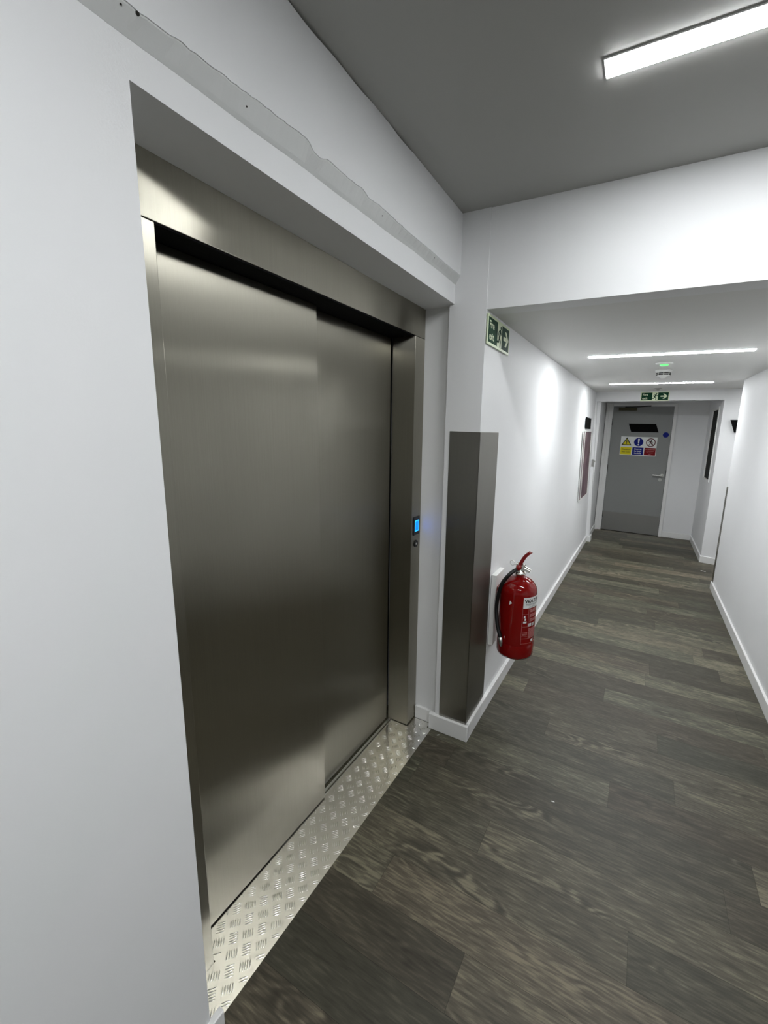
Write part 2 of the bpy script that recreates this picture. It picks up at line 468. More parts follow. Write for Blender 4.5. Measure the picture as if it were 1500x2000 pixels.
# alcove behind the opening
struct('wall_alcove', B((-0.75, -0.585, 6.5, 7.5, 0, 2.4), (-0.75, -0.5, 7.40, 7.5, 0, 2.4), (0.41, 0.95, 7.40, 7.5, 0, 2.4),
                        (-0.5, 0.41, 7.40, 7.5, 2.07, 2.4), (0.83, 0.95, 6.25, 6.43, 0, 2.4), (0.83, 0.95, 7.08, 7.5, 0, 2.4),
                        (0.83, 0.95, 6.43, 7.08, 0, 1.01), (0.83, 0.95, 6.43, 7.08, 1.98, 2.4)), M['wall'])
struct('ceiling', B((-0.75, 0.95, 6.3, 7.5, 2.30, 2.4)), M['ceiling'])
struct('wall_shaft', B((-1.30, -1.16, YA-0.2, YJ+0.1, 0, ZC), (-1.16, -1.09, YA-0.2, YA-0.08, 0, ZC)), M['shaft'])

# skirting boards
def skirt(name, boxes, bevel=0.003):
    return struct(name, B(*boxes), M['skirting'], bevel)
skirt('baseboard_left', [(XE-0.005, XE+0.014, YB, YA+0.03, 0, 0.11)])
skirt('baseboard_jamb', [(-0.972, -0.862, YJ-0.014, YJ+0.01, 0, 0.075)])
skirt('baseboard_pillar', [(-0.868, -0.645, YP-0.016, YP+0.01, 0, 0.088), (-0.665, -0.645, YP, YP+0.2, 0, 0.088)])
bm = bmesh.new()
hexa(bm, [(-0.68, YP+0.2, 0), (-0.645, YP+0.2, 0), (-0.590, 6.41, 0), (-0.62, 6.41, 0),
          (-0.68, YP+0.2, 0.085), (-0.645, YP+0.2, 0.085), (-0.591, 6.41, 0.085), (-0.62, 6.41, 0.085)])
hexa(bm, [(-0.62, 6.395, 0), (-0.536, 6.395, 0), (-0.536, 6.55, 0), (-0.62, 6.55, 0),
          (-0.62, 6.395, 0.085), (-0.538, 6.395, 0.085), (-0.538, 6.55, 0.085), (-0.62, 6.55, 0.085)])
struct('baseboard_corridor', bm, M['skirting'], 0.003)
skirt('baseboard_alcove', [(-0.59, -0.568, 6.54, 7.34, 0, 0.085), (0.415, 0.83, 7.385, 7.41, 0, 0.085), (0.815, 0.835, 6.17, 7.40, 0, 0.085)])
bm = bmesh.new()
hexa(bm, [(0.815, yf(0.815)-0.015, 0), (XB, yf(XB)-0.015, 0), (XB, yf(XB)+0.01, 0), (0.815, yf(0.815)+0.01, 0),
          (0.815, yf(0.815)-0.015, 0.085), (XB, yf(XB)-0.015, 0.085), (XB, yf(XB)+0.01, 0.085), (0.815, yf(0.815)+0.01, 0.085)])
struct('baseboard_far', bm, M['skirting'], 0.003)
skirt('baseboard_right', [(XR-0.015, XR+0.005, 2.07, YRE-0.02, 0, 0.083)])

# ------------------------------------------------------------------ the lift
lift = empty('elevator_door', (-0.98, 1.15, 0), 'wide brushed steel lift entrance with two closed sliding panels', 'elevator door')
def lobj(name, bm, m, parent=lift, **k):
    o = obj(name, bm, m, parent, **k); o.matrix_parent_inverse = parent.matrix_world.inverted() if parent is not lift else Matrix.Translation(-lift.location)
    return o
XF = -0.975; ZH = 2.014
lobj('header', B((-1.09, XF, YA-0.05, YJ-0.001, ZH, ZT)), M['steel_h'], bevel=0.0012)
lobj('header_track', B((-1.155, -0.979, YA-0.05, YJ-0.1, ZH-0.004, ZH+0.001)), M['blackmatt'])
lobj('door_post', B((-1.075, XF, YA-0.07, 0.588, 0, ZH-0.0015)), M['steel'], bevel=0.0015)
lobj('door_post', B((-1.098, XF, 1.733, YJ-0.001, 0, ZH-0.0015)), M['steel'], bevel=0.0015)
lobj('door_panel', B((-1.087, -1.062, YA-0.05, 1.178, 0.009, ZH-0.006)), M['steel'], bevel=0.0015)
lobj('door_panel', B((-1.126, -1.102, 1.10, 1.7245, 0.009, ZH-0.006)), M['steel'], bevel=0.0015)
sill = B((-1.16, -1.072, YA-0.05, 1.735, -0.02, -0.0145))
for a, c in ((-1.0755, -1.071), (-1.094, -1.083)): box(sill, a, c, YA-0.05, 1.735, -0.015, 0.0035)
lobj('sill', sill, M['sill_alu'], bevel=0.0008)
# call display and key switch on the right post
fp = Face((XF, 1.778, 1.112), (0, 1, 0))
bm = bmesh.new(); fp.rect(bm, -0.031, 0.031, -0.047, 0.047, -0.002, 0.006)
disp = lobj('display', bm, M['black'], bevel=0.003)
bm = bmesh.new(); fp.rect(bm, -0.020, 0.020, -0.028, 0.028, 0.004, 0.0068)
s1 = obj('screen', bm, M['lcd_edge'], disp)
bm = bmesh.new(); fp.rect(bm, -0.016, 0.016, -0.024, 0.024, 0.006, 0.0072)
s2 = obj('screen', bm, M['lcd'], disp)
fk = Face((XF, 1.778, 1.018), (0, 1, 0))
bm = bmesh.new(); fk.ring(bm, 0, 0, 0.010, 0.018, -0.001, 0.005); fk.disc(bm, 0, 0, 0.011, -0.001, 0.003)
key = lobj('key_switch', bm, M['black'])
bm = bmesh.new(); fk.disc(bm, 0, 0, 0.006, 0.002, 0.005, 20)
obj('key_cylinder', bm, M['chrome'], key)
lift_children_done = True

# tread plate in front of the lift: five-bar pattern raised from the sheet
def tread_plate():
    z0 = 0.0032; bm = bmesh.new()
    foot = [(-1.0705, YA-0.05), (-0.975, YA-0.05), (-0.975, YA-0.002), (-0.852, YA-0.002), (-0.852, YP-0.012), (-0.876, YP-0.012), (-0.876, YJ-0.018), (-0.972, YJ-0.018), (-0.972, 1.729), (-1.0705, 1.729)]
    foot = [(-1.0705, 0.589), (-0.9742, 0.592), (-0.9742, YA+0.002), (-0.852, YA+0.032), (-0.848, YP-0.02), (-0.874, YP-0.02), (-0.874, YJ-0.018), (-0.968, YJ-0.018), (-0.968, 1.729), (-1.0705, 1.729)]
    prism(bm, foot, 0.0001, z0)
    def inside(x, y): return -1.066 < x < -0.855 and 0.50 < y < YP-0.03 and not (x < -0.965 and (y < 0.60 or y > 1.722)) or (-0.966 < x < -0.877 and YP-0.04 < y < YJ-0.02)
    def bar(cx, cy, ang, L=0.027, w=0.0042, h=0.0016):
        c, s = math.cos(ang), math.sin(ang); ring = []
        N = 6
        top = []; lf = []; rt = []
        for i in range(N+1):
            t = -1 + 2*i/N; k = math.sqrt(max(0.0, 1 - t*t))**1.2
            x, y = cx + c*t*L/2, cy + s*t*L/2
            top.append((x, y, z0 + h*max(k, 0.02))); lf.append((x - s*w/2*k, y + c*w/2*k, z0-0.0001)); rt.append((x + s*w/2*k, y - c*w/2*k, z0-0.0001))
        T = [bm.verts.new(p) for p in top]; Lv = [bm.verts.new(p) for p in lf]; Rv = [bm.verts.new(p) for p in rt]
        for i in range(N):
            bm.faces.new((T[i], T[i+1], Lv[i+1], Lv[i])).smooth = True; bm.faces.new((Rv[i], Rv[i+1], T[i+1], T[i])).smooth = True
    a0, b0, pt = -0.947, 1.692, 0.0592
    for i in range(-4, 4):
        for j in range(-24, 6):
            for kind, (ox, oy) in ((0, (0, 0)), (1, (pt/2, pt/2))):
                cx, cy = a0 + i*pt + ox, b0 + j*pt + oy
                ang = -math.pi/4 if kind == 0 else math.pi/4
                for q in range(-2, 3):
                    px, py = cx + 0.0068*q*math.cos(ang+math.pi/2), cy + 0.0068*q*math.sin(ang+math.pi/2)
                    e = 0.008
                    if inside(px + e*math.cos(ang), py + e*math.sin(ang)) and inside(px - e*math.cos(ang), py - e*math.sin(ang)):
                        bar(px, py, ang)
    me_bm = bm
    bmesh.ops.recalc_face_normals(me_bm, faces=me_bm.faces)
    me = bpy.data.meshes.new('tread_plate'); me_bm.to_mesh(me); me_bm.free(); me.materials.append(M['tread'])
    o = link('tread_plate', me)
    tag(o, 'silver aluminium checker tread plate on the floor before the lift', 'tread plate')
tread_plate()

# ------------------------------------------------------------------ steel corner guards
bm = B((-0.812, -0.6595, YP-0.0025, YP+0.0, 0.089, 1.587), (-0.6615, -0.6590, YP-0.0025, 2.058, 0.089, 1.587))
tag(obj('corner_guard', bm, M['steel_dark']), 'tall brushed steel guard wrapping the pillar corner beside the lift', 'corner guard')
bm = B((XR-0.003, XR, 5.055, YRE+0.003, 0.085, 1.10), (XR-0.003, XR+0.06, YRE, YRE+0.003, 0.085, 1.10))
tag(obj('corner_guard', bm, M['steel_dark']), 'thin dark steel guard on the end of the right corridor wall', 'corner guard')

# ------------------------------------------------------------------ ceiling lights
def ceiling_light(x0, x1, y0, y1, zt, label, drop=0.006, m='led'):
    t = empty('ceiling_light', ((x0+x1)/2, (y0+y1)/2, zt), label, 'ceiling light')
    bm = B((x0-0.004, x1+0.004, y0-0.004, y0, zt-drop*0.6, zt+0.02), (x0-0.004, x1+0.004, y1, y1+0.004, zt-drop*0.6, zt+0.02),
           (x0-0.004, x0, y0, y1, zt-drop*0.6, zt+0.02), (x1, x1+0.004, y0, y1, zt-drop*0.6, zt+0.02))
    a = obj('housing', bm, M['white'], t); b_ = obj('diffuser', B((x0, x1, y0, y1, zt-drop, zt+0.012)), M[m], t)
    for o in (a, b_): o.matrix_parent_inverse = Matrix.Translation(-t.location)
    return t
ceiling_light(-0.182, 0.93, 1.249, 1.304, ZC, 'bright LED strip in the high ceiling in front of the lift')
ceiling_light(-0.405, 0.552, 3.215, 3.275, zlow(3.245), 'lit LED strip across the low ceiling, nearer of the corridor pair', 0.004, 'led_corridor')
ceiling_light(-0.405, 0.585, 5.235, 5.295, zlow(5.265), 'lit LED strip across the low ceiling, farther of the corridor pair', 0.004, 'led_corridor')
ceiling_light(1.55, 1.61, 5.10, 6.00, zlow(5.5), 'LED strip in the side passage round the corner', 0.004, 'led_corridor')
ceiling_light(-0.182, 0.93, -0.30, -0.245, ZC, 'LED strip in the high ceiling behind the viewer', m='led_lobby')

# emergency light, smoke detector, sensor
def lathed(name, prof, x, y, m, parent=None, n=40):
    bm = bmesh.new(); lathe(bm, prof, 0, 0, n)
    o = obj(name, bm, m, parent, smooth=True)
    if not parent: o.location = (x, y, 0)
    return o
x, y = 0.083, 3.70; z = zlow(y)
t = empty('emergency_light', (x, y, z), 'small round ceiling light glowing green behind the nearer strip', 'emergency light')
bm = bmesh.new(); lathe(bm, [(0, 0.002), (0.058, 0.002), (0.060, -0.003), (0.052, -0.010), (0.030, -0.012), (0, -0.012)]); obj('bezel', bm, M['white'], t, True)
bm = bmesh.new(); lathe(bm, [(0, -0.011), (0.030, -0.011), (0.026, -0.019), (0, -0.022)]); obj('lens', bm, M['greenled'], t, True)
x, y = 0.095, 4.12; z = zlow(y)
t = empty('smoke_detector', (x, y, z), 'round white smoke detector with black slots hanging from the low ceiling', 'smoke detector')
bm = bmesh.new(); lathe(bm, [(0, 0.001), (0.062, 0.001), (0.064, -0.006), (0.060, -0.014), (0.058, -0.020), (0, -0.020)]); obj('base', bm, M['white'], t, True)
bm = bmesh.new(); lathe(bm, [(0, -0.018), (0.053, -0.018), (0.055, -0.024), (0.053, -0.046), (0.042, -0.052), (0.026, -0.055), (0.022, -0.064), (0.013, -0.070), (0, -0.070)]); obj('head', bm, M['white'], t, True)
bm = bmesh.new()
for k in range(8):
    for r, z0, z1 in ((0.0552, -0.033, -0.026), (0.0546, -0.045, -0.038)):
        a0 = 2*math.pi*k/8 + 0.05; a1 = 2*math.pi*(k+1)/8 - 0.05; prev = None
        for i in range(6):
            a = a0 + (a1-a0)*i/5
            cur = [bm.verts.new(((r+e)*math.cos(a), (r+e)*math.sin(a), zz)) for e in (-0.003, 0.0004) for zz in (z0, z1)]
            if prev:
                for q in ((0, 1), (1, 3), (3, 2), (2, 0)): bm.faces.new((prev[q[0]], prev[q[1]], cur[q[1]], cur[q[0]]))
            prev = cur
obj('vent_slots', bm, M['blackmatt'], t)
x, y = 0.10, 5.92; z = zlow(y)
t = empty('ceiling_sensor', (x, y, z), 'tiny round sensor in the ceiling just above the far exit sign', 'sensor')
bm = bmesh.new(); lathe(bm, [(0, 0.001), (0.042, 0.001), (0.042, -0.004), (0.022, -0.008), (0.016, -0.022), (0, -0.028)]); obj('sensor_body', bm, M['alu'], t, True)

# ------------------------------------------------------------------ fire exit signs
def exit_sign(face, w, h, label):
    t = empty('fire_exit_sign', face.p(w/2, h/2), label, 'sign')
    inv = Matrix.Translation(-t.location); made = []
    bm = bmesh.new(); face.rect(bm, 0, w, 0, h, 0.0002, 0.004); made.append(obj('backing', bm, M['glow'], t))
    b = 0.011
    bm = bmesh.new(); face.rect(bm, b, w-b, b, h-b, 0.0035, 0.0046); made.append(obj('green_field', bm, M['green'], t))
    S = h - 2*b
    made.append(letter_on(face, 'Fire', b+0.012, b+S*0.585, S*0.43, M['glow'], t, 0.0050, 0.062, 0.0008))
    made.append(letter_on(face, 'exit', b+0.012, b+S*0.12, S*0.43, M['glow'], t, 0.0050, 0.062, 0.0008))
    # doorway panel with the running figure cut dark out of it
    x0 = w*0.40; x1 = w*0.625
    bm = bmesh.new(); face.rect(bm, x0+0.004, x1-0.004, b, h-b, 0.0045, 0.0052); made.append(obj('doorway', bm, M['glow'], t))
    bm = bmesh.new(); d0, d1 = 0.0050, 0.0058
    def q(u, v): return (x0 + (x1-x0)*u, b + S*v)
    face.disc(bm, *q(0.70, 0.85), S*0.075, d0, d1, 16)
    face.stroke(bm, [q(0.62, 0.70), q(0.44, 0.42)], S*0.15, d0, d1)
    face.stroke(bm, [q(0.64, 0.70), q(0.84, 0.58), q(0.98, 0.62)], S*0.06, d0, d1)
    face.stroke(bm, [q(0.58, 0.74), q(0.33, 0.66), q(0.20, 0.50)], S*0.06, d0, d1)
    face.stroke(bm, [q(0.46, 0.42), q(0.68, 0.26), q(0.64, 0.05)], S*0.085, d0, d1)
    face.stroke(bm, [q(0.44, 0.42), q(0.32, 0.22), q(0.04, 0.20)], S*0.085, d0, d1)
    made.append(obj('running_figure', bm, M['green'], t))
    bm = bmesh.new(); ax0, ax1, cy = w*0.70, w*0.94, h/2
    face.rect(bm, ax0, ax1-0.02, cy-S*0.085, cy+S*0.085, 0.0045, 0.0052)
    face.poly(bm, [(ax1, cy), (ax1-0.034, cy+S*0.33), (ax1-0.056, cy+S*0.33), (ax1-0.026, cy)], 0.0045, 0.0052)
    face.poly(bm, [(ax1, cy), (ax1-0.026, cy), (ax1-0.056, cy-S*0.33), (ax1-0.034, cy-S*0.33)], 0.0045, 0.0052)
    made.append(obj('arrow', bm, M['glow'], t))
    for o in made: o.matrix_parent_inverse = inv
    return t
exit_sign(Face((-0.657, 1.797, 1.972), (0, 1, 0)), 0.325, 0.126, 'green fire exit sign on the corridor wall beside the steel pillar')
fx = Vector((1, -0.185, 0)).normalized()
exit_sign(Face((-0.088, yf(-0.088)-0.001, 2.038), fx), 0.338, 0.118, 'green fire exit sign on the lintel above the far opening')

# ------------------------------------------------------------------ far door
def place(o, t): o.matrix_parent_inverse = Matrix.Translation(-t.location)
door = empty('door_1', (-0.05, 7.40, 0), kind='structure')
YDR = 7.385
o = obj('door_leaf', B((-0.470, 0.374, YDR, YDR+0.045, 0.008, 2.030)), M['doorgrey'], door, bevel=0.002); place(o, door)
o = obj('door_frame', B((-0.575, -0.475, YDR-0.02, YDR+0.05, 0, 2.075), (0.379, 0.425, YDR-0.012, YDR+0.05, 0, 2.075), (-0.475, 0.379, YDR-0.012, YDR+0.05, 2.035, 2.075),
                        (-0.575, -0.535, YDR-0.045, YDR, 0, 2.075)), M['skirting'], door, bevel=0.002); place(o, door)
o = obj('kick_plate', B((-0.466, 0.370, YDR-0.002, YDR, 0.012, 0.322)), plain('kick plate steel', (0.36, 0.36, 0.35), 0.32, 1.0), door); place(o, door)
for z in (1.79, 1.04, 0.275):
    o = obj('hinge', B((-0.480, -0.466, YDR-0.012, YDR+0.002, z-0.055, z+0.055)), M['black'], door, bevel=0.002); place(o, door)
o = obj('lock_edge', B((0.370, 0.381, YDR-0.003, YDR+0.004, 0.93, 1.06)), M['black'], door); place(o, door)
bm = bmesh.new(); F = Face((0.325, YDR, 0.978), (1, 0, 0))
F.disc(bm, 0, 0, 0.026, 0, 0.008); 
tube(bm, spline([F.p(0, 0, 0.004), F.p(0, 0, 0.05), F.p(-0.012, 0, 0.058), F.p(-0.13, 0.002, 0.058)], 6), 0.010)
o = obj('lever_handle', bm, M['alu'], door, smooth=False); place(o, door)
bm = bmesh.new(); F = Face((0.305, YDR, 0.908), (1, 0, 0)); F.disc(bm, 0, 0, 0.026, 0, 0.008); F.rect(bm, -0.005, 0.005, -0.016, 0.016, 0.006, 0.024)
o = obj('thumb_turn', bm, M['alu'], door); place(o, door)
cl = obj('door_closer', B((-0.392, -0.132, YDR-0.05, YDR, 1.966, 2.014)), plain('bronze closer', (0.05, 0.045, 0.02), 0.4, 0.6), door, bevel=0.004); place(cl, door)
bm = bmesh.new(); tube(bm, [(-0.30, YDR-0.04, 2.02), (-0.10, YDR-0.10, 2.022), (0.06, YDR-0.02, 2.04)], 0.008)
ca = obj('closer_arm', bm, M['black'], cl)
# black plate, blue disc and the safety sign on the leaf
D = Face((0, YDR, 0), (1, 0, 0))
bm = bmesh.new(); D.poly(bm, [(-0.180, 1.636), (0.206, 1.640), (0.158, 1.768), (-0.228, 1.764)], 0.0002, 0.004)  # black plate standing in for a blacked-out patch on the door
tag(obj('door_redaction', bm, M['blackmatt']), 'slanting black redaction plate near the top of the grey door', 'plate')
bm = bmesh.new(); D.disc(bm, 0.308, 1.605, 0.041, 0.0002, 0.0022); 
t = tag(obj('door_disc', bm, M['blue']), 'small round blue sign by the upper right edge of the grey door', 'sign')
W0, W1, H0, H1 = -0.313, 0.203, 1.268, 1.562
sg = empty('safety_sign', ((W0+W1)/2, YDR, (H0+H1)/2), 'white three column safety sign in yellow, blue and red on the grey door', 'sign')
def sp(name, bm, m): o = obj(name, bm, m, sg); place(o, sg); return o
bm = bmesh.new(); D.rect(bm, W0, W1, H0, H1, 0.0002, 0.003); sp('panel', bm, M['offwhite'])
cw = (W1-W0)/3; cx = [W0+cw*(i+0.5) for i in range(3)]
for i, k in enumerate(('yellow', 'blue', 'red')):
    bm = bmesh.new(); D.rect(bm, cx[i]-cw*0.46, cx[i]+cw*0.46, H0+0.010, H0+0.128, 0.0028, 0.0036); sp('text_box', bm, M[k])
zc = H0 + 0.212
def tri(r, ins): return [(cx[0]+r*math.cos(a), zc-0.014+ins+r*math.sin(a)) for a in (math.pi/2, math.pi*7/6, math.pi*11/6)]
bm = bmesh.new(); D.poly(bm, tri(0.086, 0), 0.0028, 0.0036); sp('warning_triangle', bm, M['ink'])
bm = bmesh.new(); D.poly(bm, tri(0.058, 0), 0.0034, 0.0042); sp('triangle_field', bm, M['yellow'])
bm = bmesh.new(); D.poly(bm, [(cx[0]-0.009, zc+0.022), (cx[0]+0.009, zc+0.022), (cx[0]+0.005, zc-0.020), (cx[0]-0.005, zc-0.020)], 0.004, 0.0048); D.disc(bm, cx[0], zc-0.031, 0.007, 0.004, 0.0048, 14)
sp('exclamation_mark', bm, M['ink'])
bm = bmesh.new(); D.disc(bm, cx[1], zc, 0.066, 0.0028, 0.0036); sp('blue_disc', bm, M['blue'])
bm = bmesh.new(); D.poly(bm, [(cx[1]-0.014, zc+0.052), (cx[1]+0.014, zc+0.052), (cx[1]+0.007, zc-0.022), (cx[1]-0.007, zc-0.022)], 0.0034, 0.0042); D.disc(bm, cx[1], zc-0.042, 0.012, 0.0034, 0.0042, 16)
sp('exclamation_mark', bm, M['offwhite'])
bm = bmesh.new(); D.ring(bm, cx[2], zc, 0.054, 0.067, 0.0028, 0.0044); D.stroke(bm, [(cx[2]-0.040, zc+0.040), (cx[2]+0.040, zc-0.040)], 0.011, 0.0028, 0.0046)
sp('prohibition_ring', bm, M['darkred'])
bm = bmesh.new(); d0, d1 = 0.0028, 0.0038; X = cx[2]
D.disc(bm, X+0.004, zc+0.036, 0.008, d0, d1, 14)
D.stroke(bm, [(X+0.002, zc+0.022), (X, zc-0.006)], 0.016, d0, d1)
D.stroke(bm, [(X+0.002, zc+0.022), (X+0.020, zc+0.008), (X+0.028, zc-0.004)], 0.006, d0, d1)
D.stroke(bm, [(X, zc+0.022), (X-0.020, zc+0.012), (X-0.026, zc)], 0.006, d0, d1)
D.stroke(bm, [(X+0.001, zc-0.006), (X+0.014, zc-0.024), (X+0.022, zc-0.042)], 0.009, d0, d1)
D.stroke(bm, [(X, zc-0.006), (X-0.012, zc-0.026), (X-0.024, zc-0.042)], 0.009, d0, d1)
sp('walking_figure', bm, M['ink'])
for txt, i, y0, size, m, wd in (('Caution', 0, 0.080, 0.034, 'ink', 0.130), ('Plant room', 0, 0.044, 0.026, 'ink', 0.120),
                                ('Door to', 1, 0.092, 0.030, 'offwhite', 0.100), ('be kept', 1, 0.060, 0.030, 'offwhite', 0.100), ('locked', 1, 0.027, 0.030, 'offwhite', 0.095),
                                ('No unauthorised', 2, 0.098, 0.018, 'extprint', 0.135), ('admittance to', 2, 0.073, 0.018, 'extprint', 0.108), ('this room', 2, 0.048, 0.018, 'extprint', 0.090), ('only', 2, 0.022, 0.018, 'extprint', 0.036)):
    o = letter_on(D, txt, cx[i]-wd/2, H0+y0, size, M[m], sg, 0.0042, wd, 0.0006); place(o, sg)

# ------------------------------------------------------------------ other fittings down the corridor
def xl(y, z): return xleft(y, z)
def skew(bm, y0, y1, z0, z1, t0, t1):
    hexa(bm, [(xl(y0, z0)+t0, y0, z0), (xl(y0, z0)+t1, y0, z0), (xl(y1, z0)+t1, y1, z0), (xl(y1, z0)+t0, y1, z0),
              (xl(y0, z1)+t0, y0, z1), (xl(y0, z1)+t1, y0, z1), (xl(y1, z1)+t1, y1, z1), (xl(y1, z1)+t0, y1, z1)])
nb = empty('notice_board', (-0.63, 5.70, 1.19), 'tall maroon notice in a slim white frame on the left corridor wall', 'notice board')
ya, yb_, za, zb = 5.33, 6.12, 0.765, 1.615
bm = bmesh.new(); skew(bm, ya, yb_, za, zb, 0.0, 0.006); o = obj('notice_sheet', bm, M['notice'], nb); place(o, nb)
bm = bmesh.new(); skew(bm, ya+0.09, ya+0.13, za, zb, 0.002, 0.012); skew(bm, ya, yb_, zb, zb+0.012, 0, 0.012)
skew(bm, yb_, yb_+0.03, za, zb, 0, 0.012); skew(bm, ya, yb_, za-0.012, za, 0, 0.012); skew(bm, ya-0.03, ya, za, zb, 0, 0.008)
o = obj('notice_frame', bm, M['white'], nb); place(o, nb)
bm = bmesh.new(); skew(bm, 5.48, 5.95, 1.65, 1.79, 0.0, 0.012)  # made-up black block where the wall is blacked out
tag(obj('wall_redaction', bm, M['blackmatt'], bevel=0.004), 'small black redaction plate on the left wall just above the maroon notice', 'redaction plate')
bm = bmesh.new()
Fp = Face((0, yf(0.93), 0), fx)
k = 1/fx.x
Fp.poly(bm, [(0.965*k, 1.655), (1.14*k, 1.655), (1.14*k, 1.805), (0.912*k, 1.805)], 0.0, 0.02)  # blacked-out patch built as a tapering plate, not a real fitting
for v in bm.verts: v.co.y += (yf(0.0) - yf(0.93)) 
tag(obj('wall_redaction', bm, M['blackmatt']), 'tapering black redaction plate on the far wall, half hidden by the right wall', 'redaction plate')
bm = B((-0.625, -0.592, yf(-.6)-0.012, yf(-.6), 1.12, 1.225), (-0.600, -0.578, yf(-.6)-0.03, yf(-.6), 1.185, 1.205))
tag(obj('door_catch', bm, M['alu'], bevel=0.002), 'small grey metal catch on the left edge of the far opening', 'catch')
# dark glazed panel in the alcove's right wall
win = empty('window_1', (0.83, 6.75, 1.5), kind='structure')
o = obj('window_frame', B((0.820, 0.86, 6.43, 6.47, 1.01, 1.98), (0.824, 0.86, 7.04, 7.08, 1.01, 1.98), (0.824, 0.86, 6.47, 7.04, 1.01, 1.03), (0.824, 0.86, 6.47, 7.04, 1.95, 1.98)), M['skirting'], win); place(o, win)
o = obj('window_pane', B((0.842, 0.848, 6.47, 7.04, 1.03, 1.95)), M['glass_dark'], win); place(o, win)
struct('wall_alcove', B((0.90, 0.95, 6.4, 7.1, 1.0, 2.0)), M['shaft'])

# ------------------------------------------------------------------ fire extinguisher on its board
bm = B((xl(2.15, 0.6)+0.001, -0.632, 2.085, 2.235, 0.40, 0.815))
tag(obj('extinguisher_board', bm, M['white'], bevel=0.003), 'upright white backboard on the corridor wall behind the red extinguisher', 'board')
ex = empty('fire_extinguisher', (-0.515, 2.125, 0.385), 'red water fire extinguisher hanging on the wall by the steel pillar', 'fire extinguisher')
R = 0.101
def ep(name, bm, m, smooth=True, parent=ex): return obj(name, bm, m, parent, smooth)
bm = bmesh.new(); lathe(bm, [(0, 0.012), (R*0.88, 0.004), (R*0.96, 0.0), (R, 0.012), (R, 0.072), (R*0.985, 0.076), (R*0.985, 0.080)], n=64); ep('skirt_band', bm, M['extred'])
prof = [(R*0.985, 0.078), (R*0.985, 0.355)]
for i in range(1, 13):
    a = i/12*math.pi/2*0.93; prof.append((R*0.985*math.cos(a)**0.9 if i < 12 else 0.024, 0.355 + 0.085*math.sin(a)))
prof += [(0.022, 0.452), (0, 0.452)]
bm = bmesh.new(); lathe(bm, prof, n=64); ep('cylinder', bm, M['extred'])
def cyl_patch(bm, a0, a1, z0, z1, r, n=16):
    prev = None
    for i in range(n+1):
        a = math.radians(a0 + (a1-a0)*i/n)
        cur = [bm.verts.new((r*math.cos(a), r*math.sin(a), z)) for z in (z0, z1)]
        if prev: bm.faces.new((prev[0], cur[0], cur[1], prev[1]))
        prev = cur
def cyl_text(body, a0, z, size, arc, m, r, name='lettering', bold=0.0):
    me = text_mesh(body, size, bold); xs = [v.co.x for v in me.vertices]; k = math.radians(arc)/(max(xs)-min(xs)); x0 = min(xs)
    for v in me.vertices:
        a = math.radians(a0) + (v.co.x-x0)*k; v.co = Vector((r*math.cos(a), r*math.sin(a), z + v.co.y))
    me.materials.clear(); me.materials.append(m)
    return link(name, me, ex)
r1 = R*0.985 + 0.0006; A0, A1 = -59.0, 24.0
bm = bmesh.new(); cyl_patch(bm, A0, A1, 0.295, 0.355, r1); ep('label_band', bm, M['offwhite'])
cyl_text('WATER', A0+3, 0.325, 0.030, 62, M['ink'], r1+0.0006, bold=0.0008)
cyl_text('FIRE EXTINGUISHER', A0+9, 0.311, 0.012, 58, M['ink'], r1+0.0006)
cyl_text('6 LITRE', A0+18, 0.299, 0.009, 28, M['ink'], r1+0.0006)
bm = bmesh.new()
for a0, a1, z0, z1 in ((A0-1, A1, 0.093, 0.0942), (A0-1, A0-0.2, 0.093, 0.293), (A0+19, A0+19.8, 0.19, 0.29), (A0, A0+20, 0.262, 0.2632), (A0, A0+20, 0.19, 0.1912), (A0, A0+20, 0.135, 0.1362), (A0, A0+22, 0.122, 0.1232)):
    cyl_patch(bm, a0, a1, z0, z1, r1, 8)
for z in (0.286, 0.280, 0.274, 0.258, 0.252, 0.246, 0.232, 0.226, 0.220): cyl_patch(bm, A0+25, A0+62, z-0.0018, z+0.0012, r1, 10)
for z in (0.150, 0.144, 0.158): cyl_patch(bm, A0+3, A0+19, z-0.0018, z+0.001, r1, 6)
for k in range(11): cyl_patch(bm, A0+23, A0+60, 0.178-k*0.0055-0.0016, 0.178-k*0.0055+0.0014, r1, 10)
ep('label_print', bm, M['extprint'])
for a0, a1, z0, z1 in ((A0+22, A0+33, 0.190, 0.208), (A0+38, A0+49, 0.190, 0.208), (A0+4, A0+9, 0.240, 0.254), (A0+3, A0+14, 0.212, 0.222), (A0+7, A0+12, 0.226, 0.238), (A0+36, A0+46, 0.100, 0.114)):
    bm = bmesh.new(); cyl_patch(bm, a0, a1, z0, z1, r1+0.0003, 6); ep('label_pictogram', bm, M['offwhite'])

cyl_text('A', A0+24.5, 0.1925, 0.018, 6, M['ink'], r1+0.0009, bold=0.0006)
cyl_text('E', A0+40.5, 0.1925, 0.018, 5, M['ink'], r1+0.0009, bold=0.0006)
bm = bmesh.new()
a = math.radians(-98); cs = Vector((math.cos(a), math.sin(a), 0)); tn = Vector((-math.sin(a), math.cos(a), 0)); 
vv = [bm.verts.new(cs*(R*0.985+0.001) + tn*u + Vector((0, 0, v))) for u, v in ((-0.007, 0.306), (0.009, 0.318), (-0.004, 0.330))]; bm.faces.new(vv)
vv2 = [bm.verts.new(v.co - cs*0.003) for v in vv]; bm.faces.new(vv2[::-1])
ep('inspection_sticker', bm, M['offwhite'], False)
